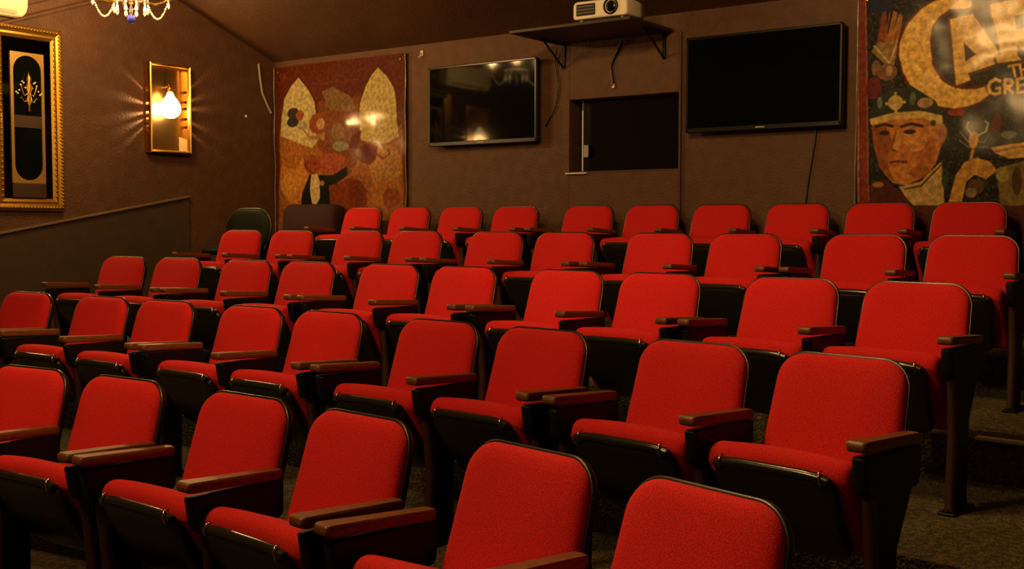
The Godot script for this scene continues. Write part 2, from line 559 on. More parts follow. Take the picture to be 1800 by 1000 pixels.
# a vinyl sheet with gentle waves, thickness and its own print
func poster(called: String, label: String, x0: float, x1: float, y0: float, y1: float, tex: Texture2D, seed_: int, wave: float) -> void:
	var w := x1 - x0
	var h := y1 - y0
	var t := thing(called, label, "poster", P((x0 + x1) / 2, y0, BACK))
	var n := FastNoiseLite.new()
	n.seed = seed_; n.frequency = 1.0; n.fractal_octaves = 3
	var st := mb()
	st.set_smooth_group(0)
	var nx := 44
	var ny := 48
	var f := func(i: int, j: int) -> Vector3:
		var u := float(i) / nx
		var v := float(j) / ny
		var z := 0.012 + wave * 1.7 + wave * (n.get_noise_2d(u * 3.2, v * 2.4) + 0.6 * sin(v * 21.0 + u * 3.0 + 2.0 * n.get_noise_2d(u, v))) 
		return Vector3((u - 0.5) * w, (1 - v) * h, z)
	for j in ny:
		for i in nx:
			for k in [[0, 0], [1, 0], [1, 1], [0, 0], [1, 1], [0, 1]]:
				st.set_uv(Vector2(float(i + k[0]) / nx, float(j + k[1]) / ny))
				st.add_vertex(f.call(i + k[0], j + k[1]))
	var m := StandardMaterial3D.new()
	m.albedo_texture = tex
	m.roughness = 0.5
	m.clearcoat_enabled = true; m.clearcoat = 0.22; m.clearcoat_roughness = 0.14
	m.metallic_specular = 0.2
	put("printed_sheet", done(st), m, t)
	st = mb()
	box(st, Vector3(0, h / 2, 0.003), Vector3(w - 0.01, h - 0.01, 0.004), 0.0)
	put("backing", done(st), M.cable, t)
	for s in [-1.0, 1.0]:
		st = mb()
		var pts := []
		for j in 25: pts.append(f.call(0 if s < 0 else nx, j * 2) + Vector3(0, 0, 0.002))
		tube(st, pts, 0.006, 6)
		put("clear_edge", done(st), M.pane_edge, t)
	for sx in [-1.0, 1.0]:
		st = mb()
		lathe(st, [[0.0002, 0.0], [0.013, 0.0], [0.013, 0.004], [0.008, 0.005], [0.0002, 0.005]], 12)
		var g := put("grommet", done(st), M.brass, t)
		g.rotation.x = PI / 2
		g.position = Vector3(sx * (w / 2 - 0.06), h - 0.05, 0.012 + wave * 2.6)

# ------------------------------------------------------------------ the seats
var S := {}

func seat_meshes() -> void:
	# reclined back: v runs up the back, w stands off its face
	var lean := atan2(0.15, 0.50)
	var up := Vector3(0, cos(lean), -sin(lean))
	var nrm := Vector3(0, sin(lean), cos(lean))
	var foot := Vector3(0, 0.352, 0.150)
	var onback := func(q: Vector2, w: float) -> Vector3: return foot + Vector3(q.x, 0, 0) + up * q.y + nrm * w
	var L := 0.517
	var pad := dense(round_poly([Vector2(-0.244, 0.0), Vector2(0.244, 0.0), Vector2(0.216, L), Vector2(-0.216, L)], [0.04, 0.04, 0.090, 0.090], 8), 0.05)
	var st := mb()
	puff(st, pad, [[-0.042, 0.02], [-0.034, 0.004], [-0.022, 0.0], [-0.012, 0.003], [-0.003, 0.010], [0.004, 0.022], [0.008, 0.024, 0.9], [0.012, 0.024, 0.72], [0.015, 0.024, 0.5], [0.017, 0.024, 0.25], [0.0175, 0.024, 0.004]], onback)
	S.pad = done(st)
	st = mb()
	var shell := dense(round_poly([Vector2(-0.252, -0.03), Vector2(0.252, -0.03), Vector2(0.225, L + 0.008), Vector2(-0.225, L + 0.008)], [0.05, 0.05, 0.098, 0.098], 8), 0.06)
	puff(st, shell, [[-0.024, 0.010], [-0.022, 0.003], [-0.026, 0.0], [-0.036, 0.0], [-0.048, 0.006], [-0.058, 0.02], [-0.064, 0.02, 0.8], [-0.068, 0.02, 0.5], [-0.07, 0.02, 0.01]], onback)
	S.shell = done(st)
	# tip-up seat: a wedge of foam in red cloth, black pan on the slanting underside
	var prof := dense(round_poly([Vector2(0.075, 0.36), Vector2(0.20, 0.275), Vector2(0.394, 0.540), Vector2(0.390, 0.612), Vector2(0.085, 0.496)], [0.03, 0.03, 0.02, 0.044, 0.03], 5), 0.04)
	st = mb()
	var onside := func(q: Vector2, w: float) -> Vector3:
		var dome := 0.012 * (1.0 - pow(w / 0.235, 2.0)) * clampf((q.y - 0.42) / 0.15, 0, 1)
		return Vector3(w, q.y + dome, q.x)
	puff(st, prof, [[-0.236, 0.034], [-0.232, 0.016], [-0.222, 0.004], [-0.20, 0.0], [-0.13, 0.0], [-0.06, 0.0], [0.0, 0.0], [0.06, 0.0], [0.13, 0.0], [0.20, 0.0], [0.222, 0.004], [0.232, 0.016], [0.236, 0.034]], onside)
	S.cushion = done(st)
	st = mb()
	var a := Vector2(0.216, 0.268)
	var b := Vector2(0.412, 0.546)
	var dir := (b - a).normalized()
	var out := Vector2(dir.y, -dir.x)
	var hh := a.distance_to(b)
	var onpan := func(q: Vector2, w: float) -> Vector3:
		var bow := 0.020 * sin(PI * clampf(q.y / hh, 0, 1))
		var p := a + dir * q.y + out * (w + bow)
		return Vector3(q.x, p.y, p.x)
	var pan := dense(round_poly([Vector2(-0.17, 0.0), Vector2(0.17, 0.0), Vector2(0.208, hh), Vector2(-0.208, hh)], [0.06, 0.06, 0.055, 0.055], 6), 0.045)
	puff(st, pan, [[-0.028, 0.004], [-0.004, 0.0], [0.004, 0.002], [0.010, 0.012], [0.011, 0.014, 0.85], [0.012, 0.014, 0.55], [0.012, 0.014, 0.25], [0.012, 0.014, 0.004]], onpan)
	S.pan = done(st)
	st = mb()
	var lip := []
	for k in 11:
		var u := -1.0 + 0.2 * k
		lip.append(Vector3(u * 0.186, 0.552 - 0.012 * pow(absf(u), 6.0), 0.409))
	tube(st, lip, 0.016, 8)
	S.lip = done(st)
	for s in [-1.0, 1.0]:
		st = mb()
		tube(st, [Vector3(s * 0.162, 0.569, 0.406), Vector3(s * 0.163, 0.566, 0.420), Vector3(s * 0.165, 0.550, 0.427), Vector3(s * 0.167, 0.532, 0.422)], 0.004, 6)
		S["clip%d" % s] = done(st)
	# standard between seats: arm panel on top, leg below, foot plate
	st = mb()
	var panel := round_poly([Vector2(0.085, 0.50), Vector2(0.405, 0.515), Vector2(0.425, 0.628), Vector2(0.085, 0.622)], [0.03, 0.03, 0.01, 0.01], 4)
	var across := func(q: Vector2, w: float) -> Vector3: return Vector3(w, q.y, q.x)
	puff(st, panel, [[-0.022, 0.006], [-0.017, 0.0], [0.017, 0.0], [0.022, 0.006]], across)
	S.panel = done(st)
	st = mb()
	var leg := [Vector2(0.215, 0.0), Vector2(0.35, 0.0), Vector2(0.345, 0.04), Vector2(0.330, 0.30), Vector2(0.355, 0.52), Vector2(0.12, 0.52), Vector2(0.215, 0.34), Vector2(0.225, 0.04)]
	puff(st, dense(leg, 0.08), [[-0.016, 0.004], [-0.013, 0.0], [0.013, 0.0], [0.016, 0.004]], across)
	S.leg = done(st)
	st = mb()
	tube(st, [Vector3(0, 0.012, 0.352), Vector3(0, 0.04, 0.349), Vector3(0, 0.30, 0.335), Vector3(0, 0.40, 0.345), Vector3(0, 0.512, 0.358)], 0.021, 8)
	S.leg_edge = done(st)
	st = mb()
	box(st, Vector3(0, 0.006, 0.285), Vector3(0.064, 0.012, 0.22), 0.004)
	S.foot = done(st)
	st = mb()
	lathe(st, [[0.0002, 0.012], [0.010, 0.012], [0.010, 0.019], [0.006, 0.023], [0.0002, 0.023]], 8)
	S.bolt = done(st)
	# wooden arm: tapered to the rear, rounded edges
	st = mb()
	var arm := round_poly([Vector2(-0.031, 0.445), Vector2(0.031, 0.445), Vector2(0.022, 0.082), Vector2(-0.022, 0.082)], [0.012, 0.012, 0.016, 0.016], 4)
	var onarm := func(q: Vector2, w: float) -> Vector3: return Vector3(q.x, 0.624 + w + (q.y - 0.08) * 0.055, q.y)
	puff(st, dense(arm, 0.09), [[0.0, 0.010], [0.004, 0.002], [0.009, 0.0], [0.022, 0.0], [0.028, 0.003], [0.031, 0.009]], onarm)
	S.arm = done(st)
	# hinge knuckle that carries the seat
	for s in [-1.0, 1.0]:
		st = mb()
		var rr := []
		for x in [0.232, 0.250]:
			var ring: Array[Vector3] = []
			for k in 12: ring.append(Vector3(s * x, 0.43 + 0.03 * sin(TAU * k / 12), 0.16 + 0.03 * cos(TAU * k / 12)))
			rr.append(ring)
		loft(st, rr)
		S["hinge%d" % s] = done(st)

func standard(t: Node3D, x: float) -> void:
	var g := put("side_panel", S.panel, M.iron, t)
	g.position.x = x
	var l := put("leg", S.leg, M.iron, t)
	l.position.x = x
	put("leg_edge", S.leg_edge, M.leg_red, l)
	put("foot_plate", S.foot, M.iron, l)
	for z in [0.195, 0.382]: put("bolt", S.bolt, M.iron, l).position = Vector3(0.0, 0, z)
	var a := put("armrest", S.arm, M.wood, t)
	a.position.x = x

const NTH := ["first", "second", "third", "fourth", "fifth", "sixth", "seventh", "eighth", "ninth", "tenth", "eleventh"]
const ROWS := ["lowest row", "second row up", "third row up", "fourth row up", "top row by rear wall"]

func row_z(r: int, x: float) -> float:
	var s := x + 3.5
	return ROW_D[r] + ROW_A[r] * s + ROW_B[r] * s * s

func seats() -> void:
	seat_meshes()
	for r in 5:
		var xs: Array = ROW_X[r]
		var n := xs.size()
		for k in n:
			var x: float = xs[k]
			var slope: float = ROW_A[r] + 2.0 * ROW_B[r] * (x + 3.5)
			var from_aisle := n - 1 - k
			var pos := "%s from the aisle steps" % NTH[from_aisle]
			if from_aisle == 0: pos = "beside the aisle steps"
			var t := thing("theatre_seat", "red cloth theatre seat, %s, %s" % [ROWS[r], pos], "seat", P(x, LEVEL[r] - EYE, row_z(r, x)), atan2(slope, 1.0), "red theatre seats in the tiered rows")
			put("back_cushion", S.pad, M.red, t)
			put("back_shell", S.shell, M.black, t)
			put("seat_cushion", S.cushion, M.red, t)
			var p := put("seat_pan", S.pan, M.black, t)
			put("front_lip", S.lip, M.trim, p)
			for s in [-1, 1]: put("lip_clip", S["clip%d" % s], M.chrome, p)
			for s in [-1, 1]: put("hinge", S["hinge%d" % s], M.iron, t)
			# a shared arm between neighbours, a pair of arms where two benches meet
			var gap_right: float = xs[k + 1] - x if k < n - 1 else 9.0
			var gap_left: float = x - xs[k - 1] if k > 0 else 9.0
			standard(t, gap_right / 2 if gap_right < 0.62 else 0.282)
			if gap_left >= 0.62: standard(t, -0.282)

# ------------------------------------------------------------------ other furniture
func club_chair() -> void:
	var t := thing("armchair", "dark maroon upholstered armchair in the corner below the arches poster", "armchair", P(-7.85, LEVEL[4] - EYE, 7.46), 0.0)
	var st := mb()
	var back := dense(round_poly([Vector2(-0.34, 0.2), Vector2(0.34, 0.2), Vector2(0.36, 0.885), Vector2(-0.36, 0.885)], [0.02, 0.02, 0.09, 0.09], 6), 0.08)
	var f := func(q: Vector2, w: float) -> Vector3: return Vector3(q.x, q.y, w - 0.1 * (q.y - 0.2))
	puff(st, back, [[-0.10, 0.03], [-0.08, 0.006], [-0.05, 0.0], [0.02, 0.0], [0.05, 0.01], [0.07, 0.04], [0.085, 0.04, 0.75], [0.09, 0.04, 0.4], [0.09, 0.04, 0.01]], f)
	put("backrest", done(st), M.maroon, t)
	st = mb()
	box(st, Vector3(0, 0.24, 0.20), Vector3(0.56, 0.2, 0.40), 0.03)
	put("seat_base", done(st), M.maroon, t)
	st = mb()
	box(st, Vector3(0, 0.39, 0.22), Vector3(0.52, 0.12, 0.38), 0.045)
	put("seat_cushion", done(st), M.maroon, t)
	for s in [-1.0, 1.0]:
		st = mb()
		box(st, Vector3(s * 0.31, 0.36, 0.18), Vector3(0.11, 0.44, 0.44), 0.045)
		put("armrest", done(st), M.maroon, t)
		for z in [0.0, 0.36]:
			st = mb()
			lathe(st, [[0.014, 0.0], [0.022, 0.14], [0.0002, 0.145]], 8, Vector3(s * 0.27, 0, z))
			put("leg", done(st), M.walnut, t)

func side_chair() -> void:
	var t := thing("side_chair", "black chair with rounded vinyl back and shiny rim by the left wall", "chair", P(-7.98, LEVEL[4] - EYE, 6.84), 0.25)
	var st := mb()
	var o := dense(round_poly([Vector2(-0.22, 0.50), Vector2(0.22, 0.50), Vector2(0.265, 0.835), Vector2(-0.265, 0.835)], [0.08, 0.08, 0.17, 0.17], 9), 0.06)
	var f := func(q: Vector2, w: float) -> Vector3: return Vector3(q.x, q.y, w - 0.14 * (q.y - 0.45) + 0.25 * q.x * q.x)
	puff(st, o, [[-0.02, 0.02], [-0.012, 0.0], [0.012, 0.0], [0.022, 0.02], [0.028, 0.02, 0.7], [0.03, 0.02, 0.35], [0.03, 0.02, 0.01]], f)
	put("backrest", done(st), M.vinyl_black, t)
	st = mb()
	var rim := []
	for q in o: rim.append(f.call(q, 0.002))
	rim.append(rim[0])
	tube(st, rim, 0.011, 8)
	put("back_rim", done(st), M.black, t)
	st = mb()
	var so := dense(round_poly([Vector2(-0.24, 0.0), Vector2(0.24, 0.0), Vector2(0.22, 0.44), Vector2(-0.22, 0.44)], [0.08, 0.08, 0.08, 0.08], 5), 0.08)
	puff(st, so, [[0.42, 0.03], [0.43, 0.0], [0.46, 0.0], [0.475, 0.02], [0.48, 0.1]], func(q: Vector2, w: float) -> Vector3: return Vector3(q.x, w, q.y))
	put("seat", done(st), M.vinyl_black, t)
	for s in [-1.0, 1.0]:
		for z in [0.04, 0.40]:
			st = mb()
			tube(st, [Vector3(s * 0.20, 0.43, z), Vector3(s * 0.235, 0.0, z + (z - 0.22) * 0.25)], 0.012, 8)
			put("leg", done(st), M.iron, t)
		st = mb()
		tube(st, [Vector3(s * 0.19, 0.43, 0.03), Vector3(s * 0.19, 0.50, 0.0), Vector3(s * 0.19, 0.56, -0.012)], 0.012, 8)
		put("back_post", done(st), M.iron, t)

# ------------------------------------------------------------------ wall things
func television(called: String, label: String, x0: float, x1: float, y0: float, y1: float) -> void:
	var t := thing(called, label, "television", P((x0 + x1) / 2, y0, BACK), 0.0, "wall televisions")
	var w := x1 - x0
	var h := y1 - y0
	var st := mb()
	box(st, Vector3(0, h / 2, 0.075), Vector3(w, h, 0.05), 0.012)
	put("casing", done(st), M.bezel, t)
	st = mb()
	box(st, Vector3(0, h / 2 + 0.006, 0.1015), Vector3(w - 0.036, h - 0.05, 0.004), 0.001)
	put("screen", done(st), M.screen, t)
	st = mb()
	for s in [-1.0, 1.0]:
		box(st, Vector3(s * (w / 2 - 0.011), h / 2, 0.104), Vector3(0.020, h - 0.004, 0.010), 0.004)
	box(st, Vector3(0, h - 0.011, 0.104), Vector3(w - 0.004, 0.020, 0.010), 0.004)
	box(st, Vector3(0, 0.019, 0.104), Vector3(w - 0.004, 0.036, 0.010), 0.004)
	put("bezel", done(st), M.bezel, t)
	st = mb()
	box(st, Vector3(0, 0.019, 0.1095), Vector3(0.07, 0.010, 0.002), 0.0)
	put("badge", done(st), M.grey_plastic, t)
	st = mb()
	box(st, Vector3(0, h / 2, 0.028), Vector3(0.45, 0.3, 0.05), 0.004)
	put("wall_mount", done(st), M.iron, t)

func projector_shelf() -> void:
	var t := thing("projector_shelf", "dark wooden shelf under the projector, high on the rear wall", "shelf", P(-4.57, 1.455, BACK - 0.025))
	var st := mb()
	box(st, Vector3(0, 0.0125, 0.33), Vector3(1.07, 0.025, 0.66), 0.004)
	put("board", done(st), M.walnut, t)
	for s in [-1.0, 1.0]:
		st = mb()
		box(st, Vector3(s * 0.46, -0.10, 0.008), Vector3(0.03, 0.2, 0.012), 0.002)
		box(st, Vector3(s * 0.46, -0.006, 0.17), Vector3(0.03, 0.012, 0.34), 0.002)
		tube(st, [Vector3(s * 0.46, -0.19, 0.014), Vector3(s * 0.46, -0.01, 0.30)], 0.008, 6)
		put("bracket", done(st), M.iron, t)
	var p := thing("projector", "white projector standing on the high shelf", "projector", P(-4.30, 1.480, 6.99), 0.04)
	st = mb()
	var o := dense(round_poly([Vector2(-0.225, 0.018), Vector2(0.225, 0.018), Vector2(0.225, 0.148), Vector2(-0.225, 0.148)], [0.02, 0.02, 0.035, 0.035], 5), 0.06)
	puff(st, o, [[-0.30, 0.03], [-0.28, 0.004], [-0.2, 0.0], [-0.02, 0.0], [-0.004, 0.004], [0.0, 0.014]], func(q: Vector2, w: float) -> Vector3: return Vector3(q.x, q.y, w))
	put("body", done(st), M.white_plastic, p)
	st = mb()
	box(st, Vector3(-0.115, 0.085, 0.0), Vector3(0.16, 0.085, 0.012), 0.004)
	var v := put("vent", done(st), M.vent, p)
	for k in 3:
		st = mb()
		box(st, Vector3(-0.115, 0.062 + 0.023 * k, 0.007), Vector3(0.15, 0.004, 0.004), 0.001)
		put("vent_slat", done(st), M.grey_plastic, v)
	st = mb()
	var rings := []
	for q in [[0.06, -0.01], [0.06, 0.012], [0.054, 0.016], [0.048, 0.014], [0.046, -0.008], [0.044, -0.01]]:
		var ring: Array[Vector3] = []
		for k in 24: ring.append(Vector3(0.095 + cos(TAU * k / 24) * q[0], 0.09 + sin(TAU * k / 24) * q[0], q[1]))
		rings.append(ring)
	loft(st, rings, false)
	var lr := put("lens_ring", done(st), M.vent, p)
	st = mb()
	rings = []
	for q in [[0.047, -0.006], [0.04, 0.002], [0.025, 0.008], [0.0003, 0.010]]:
		var ring: Array[Vector3] = []
		for k in 24: ring.append(Vector3(0.095 + cos(TAU * k / 24) * q[0], 0.09 + sin(TAU * k / 24) * q[0], q[1]))
		rings.append(ring)
	loft(st, rings, false)
	put("lens", done(st), M.lens, lr)
	for s in [-1.0, 1.0]:
		st = mb()
		lathe(st, [[0.014, 0.0], [0.014, 0.012], [0.009, 0.022], [0.0002, 0.022]], 10, Vector3(s * 0.17, 0, -0.04))
		put("foot", done(st), M.grey_plastic, p)
	st = mb()
	lathe(st, [[0.014, 0.0], [0.014, 0.022], [0.0002, 0.022]], 10, Vector3(0, 0, -0.25))
	put("foot", done(st), M.grey_plastic, p)

func cable(called: String, label: String, pts: Array, r: float, m: Material, tip := false) -> void:
	var c := Curve3D.new()
	for i in pts.size():
		var d: Vector3 = (pts[min(i + 1, pts.size() - 1)] - pts[max(i - 1, 0)]) * 0.17
		c.add_point(pts[i], -d, d)
	var path := []
	for k in 25: path.append(c.sample_baked(c.get_baked_length() * k / 24.0))
	var base: Vector3 = path[24]
	var t := thing(called, label, "cable", base)
	var rel := []
	for p in path: rel.append(p - base)
	var st := mb()
	tube(st, rel, r, 6)
	put("sheath", done(st), m, t)
	if tip:
		st = mb()
		box(st, Vector3(0, 0, 0), Vector3(0.022, 0.035, 0.016), 0.004)
		put("plug", done(st), M.white_plastic, t)

func standing_mirror() -> void:
	# hangs on the left wall; local z runs along the wall towards the front of the room, local x into the room
	var z0 := 4.700
	var z1 := 5.317
	var t := thing("wall_mirror", "tall mirror in a carved gold frame on the left wall", "mirror", P(LEFT, 0.092, (z0 + z1) / 2))
	var w := z1 - z0
	var h := 1.488
	var fw := 0.105
	var st := mb()
	box(st, Vector3(0.012, h / 2, 0), Vector3(0.012, h - 0.08, w - 0.08), 0.0)
	put("mirror_glass", done(st), M.mirror, t)
	# moulding profile swept round the rectangle, mitred
	st = mb()
	var prof := [[0.0, 0.0], [0.0, 0.030], [0.012, 0.046], [0.03, 0.050], [0.045, 0.040], [0.058, 0.034], [0.075, 0.036], [0.088, 0.028], [0.1, 0.020], [fw, 0.012]]
	for i in prof.size() - 1:
		var c := []
		for q in [prof[i], prof[i + 1]]:
			for e in [[-1, -1], [1, -1], [1, 1], [-1, 1]]:
				c.append(Vector3(q[1], h / 2 + e[1] * (h / 2 - q[0]), e[0] * (w / 2 - q[0])))
		st.set_smooth_group(-1)
		for k in 4:
			quad(st, c[k], c[(k + 1) % 4], c[4 + (k + 1) % 4], c[4 + k])
	var fr := put("gold_frame", done(st), M.gold, t)
	# carved leaves along the frame
	st = mb()
	var per := []
	var step := 0.03
	var m := int(w / step)
	for k in m + 1:
		per.append([-w / 2 + 0.028 + (w - 0.056) * k / m, 0.028]); per.append([-w / 2 + 0.028 + (w - 0.056) * k / m, h - 0.028])
	m = int(h / step)
	for k in m + 1:
		per.append([-w / 2 + 0.028, 0.028 + (h - 0.056) * k / m]); per.append([w / 2 - 0.028, 0.028 + (h - 0.056) * k / m])
	for q in per: ball(st, Vector3(0.047, q[1], q[0]), 0.0145, 6, 0.8)
	put("carving", done(st), M.gold, fr)
	st = mb()
	per = []
	m = 30
	for k in m + 1:
		per.append([-w / 2 + 0.075, 0.075 + (h - 0.15) * k / m]); per.append([w / 2 - 0.075, 0.075 + (h - 0.15) * k / m])
	for q in per: ball(st, Vector3(0.035, q[1], q[0]), 0.009, 6, 1.6)
	put("carving", done(st), M.gold, fr)
	# inner panel with a long round-ended opening
	var pw := 0.29
	var p0 := 0.225
	var p1 := 1.275
	st = mb()
	var outer := []
	var inner := []
	var rr := 0.120
	for e in [1.0, -1.0]:
		var cy: float = (p0 + p1) / 2 + e * ((p1 - p0) / 2 - 0.024 - rr)
		for k in 13:
			var th := PI * k / 12.0 + (0.0 if e > 0 else PI)
			var c := Vector2(cos(th), sin(th))
			inner.append(Vector2(0, cy) + c * rr)
			var g: float = min(pw / 2 / max(absf(c.x), 0.001), (rr + 0.024) / max(absf(c.y), 0.001))
			outer.append(Vector2(0, cy) + c * g)
	var n := inner.size()
	st.set_smooth_group(-1)
	for k in n:
		var j := (k + 1) % n
		var f := func(q: Vector2, x: float) -> Vector3: return Vector3(x, q.y, q.x)
		quad(st, f.call(inner[k], 0.028), f.call(inner[j], 0.028), f.call(outer[j], 0.028), f.call(outer[k], 0.028))
		quad(st, f.call(inner[k], 0.019), f.call(inner[j], 0.019), f.call(inner[j], 0.028), f.call(inner[k], 0.028))
		quad(st, f.call(outer[k], 0.019), f.call(outer[j], 0.019), f.call(outer[j], 0.028), f.call(outer[k], 0.028))
	var ip := put("inner_panel", done(st), M.gold_flat, t)
	st = mb()
	box(st, Vector3(0.020, (p0 + p1) / 2, 0), Vector3(0.003, p1 - p0 - 0.03, pw - 0.04), 0.0)
	put("dark_pane", done(st), M.dark_glass, ip)
	st = mb()
	box(st, Vector3(0.024, 0.72, 0), Vector3(0.010, 0.10, 0.236), 0.003)
	put("panel_bridge", done(st), M.walnut, ip)
	st = mb()
	box(st, Vector3(0.026, 0.165, 0), Vector3(0.016, 0.115, 0.29), 0.004)
	put("base_block", done(st), M.walnut, t)
	# gilt ornament with glass beads over the pane
	st = mb()
	var ax := 0.045
	lathe(st, [[0.0002, -0.16], [0.012, -0.15], [0.006, -0.11], [0.024, -0.06], [0.012, -0.01], [0.030, 0.04], [0.014, 0.08], [0.022, 0.11], [0.008, 0.14], [0.0002, 0.17]], 10, Vector3(ax, 0.955, 0))
	for s in [-1.0, 1.0]:
		for a in [[0.055, 0.05, 0.0], [0.065, 0.0, -0.05]]:
			tube(st, [Vector3(ax, 0.955 + a[2], 0), Vector3(ax, 0.955 + a[2] - 0.03, s * 0.04), Vector3(ax, 0.955 + a[2] + 0.01, s * a[0]), Vector3(ax, 0.955 + a[2] + a[1], s * (a[0] + 0.01))], 0.006, 6)
	var orn := put("ornament", done(st), M.gold, t)
	st = mb()
	for s in [-1.0, 1.0]:
		for k in 7: ball(st, Vector3(ax, 0.99 + 0.05 * sin(k * 0.9), s * (0.03 + 0.013 * k)), 0.008, 6)
	put("glass_bead", done(st), M.cream, orn)

func sconce(z: float, label: String) -> void:
	var t := thing("wall_sconce", label, "wall lamp", P(LEFT, 0.625, z), 0.0, "mirrored wall lamps")
	var w := 0.44
	var h := 0.80
	var d := 0.095
	var st := mb()
	box(st, Vector3(0.006, h / 2, 0), Vector3(0.012, h - 0.02, w - 0.02), 0.0)
	put("mirror_plate", done(st), M.sconce_mirror, t)
	st = mb()      # bevelled rim standing off the wall
	var prof := [[0.0, d - 0.03], [0.0, d], [0.008, d + 0.006], [0.02, d - 0.002], [0.026, d - 0.012], [0.026, d - 0.03]]
	for i in prof.size():
		var i2 := (i + 1) % prof.size()
		var c := []
		for q in [prof[i], prof[i2]]:
			for e in [[-1, -1], [1, -1], [1, 1], [-1, 1]]:
				c.append(Vector3(q[1], h / 2 + e[1] * (h / 2 - q[0]), e[0] * (w / 2 - q[0])))
		st.set_smooth_group(-1)
		for k in 4: quad(st, c[k], c[(k + 1) % 4], c[4 + (k + 1) % 4], c[4 + k])
	put("brass_rim", done(st), M.brass, t)
	# slats of the open sides: the light streaks across the wall through the gaps
	var by := 0.40
	for s in [-1.0, 1.0]:
		var cuts: Array = [by - 0.165, by - 0.10, by - 0.045, by + 0.035, by + 0.15] if s > 0 else [by - 0.15, by - 0.075, by + 0.02, by + 0.08, by + 0.17]
		var y := 0.0
		for k in cuts.size() + 1:
			var y1: float = cuts[k] - 0.010 if k < cuts.size() else h
			st = mb()
			box(st, Vector3((d - 0.02) / 2, (y + y1) / 2, s * (w / 2 - 0.006)), Vector3(d - 0.02, y1 - y, 0.012), 0.002)
			put("side_slat", done(st), M.brass, t)
			if k < cuts.size(): y = cuts[k] + 0.010
	for y in [0.006, h - 0.006]:
		st = mb()
		box(st, Vector3((d - 0.02) / 2, y, 0), Vector3(d - 0.02, 0.012, w - 0.026), 0.002)
		put("end_plate", done(st), M.brass, t)
	# bevelled corner mirrors inside
	for s in [-1.0, 1.0]:
		st = mb()
		st.set_smooth_group(-1)
		quad(st, Vector3(0.014, 0.03, s * 0.14), Vector3(0.014, 0.16, s * 0.14), Vector3(0.07, 0.13, s * 0.205), Vector3(0.07, 0.03, s * 0.205))
		put("corner_mirror", done(st), M.sconce_mirror, t)
	st = mb()
	lathe(st, [[0.0002, by + 0.215], [0.020, by + 0.215], [0.022, by + 0.17], [0.018, by + 0.14], [0.0002, by + 0.14]], 14, Vector3(0.106, 0, 0.02))
	tube(st, [Vector3(0.012, by + 0.20, 0), Vector3(0.106, by + 0.205, 0.02)], 0.008, 8)
	put("socket", done(st), M.brass, t)
	st = mb()
	lathe(st, [[0.0002, by - 0.088], [0.036, by - 0.086], [0.068, by - 0.066], [0.088, by - 0.032], [0.093, by], [0.086, by + 0.036], [0.062, by + 0.078], [0.036, by + 0.112], [0.024, by + 0.145], [0.0002, by + 0.146]], 20, Vector3(0.108, 0, 0.02))
	put("bulb", done(st), M.bulb, t)
	lamp(Vector3(0.100, by, 0.02), SCONCE, 0.03, t)

const SCONCE := 1.7
const CANDLE := 1.2

func air_conditioner() -> void:
	var t := thing("air_conditioner", "cream wall air conditioner above the gold mirror", "air conditioner", P(LEFT, 1.625, 4.52))
	var st := mb()
	var o := dense(round_poly([Vector2(0.0, 0.0), Vector2(0.15, 0.0), Vector2(0.20, 0.07), Vector2(0.20, 0.27), Vector2(0.0, 0.27)], [0.0, 0.05, 0.05, 0.05, 0.0], 5), 0.06)
	puff(st, o, [[-0.42, 0.03], [-0.40, 0.006], [-0.38, 0.0], [0.38, 0.0], [0.40, 0.006], [0.42, 0.03]], func(q: Vector2, w: float) -> Vector3: return Vector3(q.x, q.y, w))
	put("casing", done(st), M.cream, t)
	st = mb()
	box(st, Vector3(0.172, 0.036, 0), Vector3(0.006, 0.05, 0.66), 0.001, Transform3D())
	put("louvre", done(st), M.grey_plastic, t)

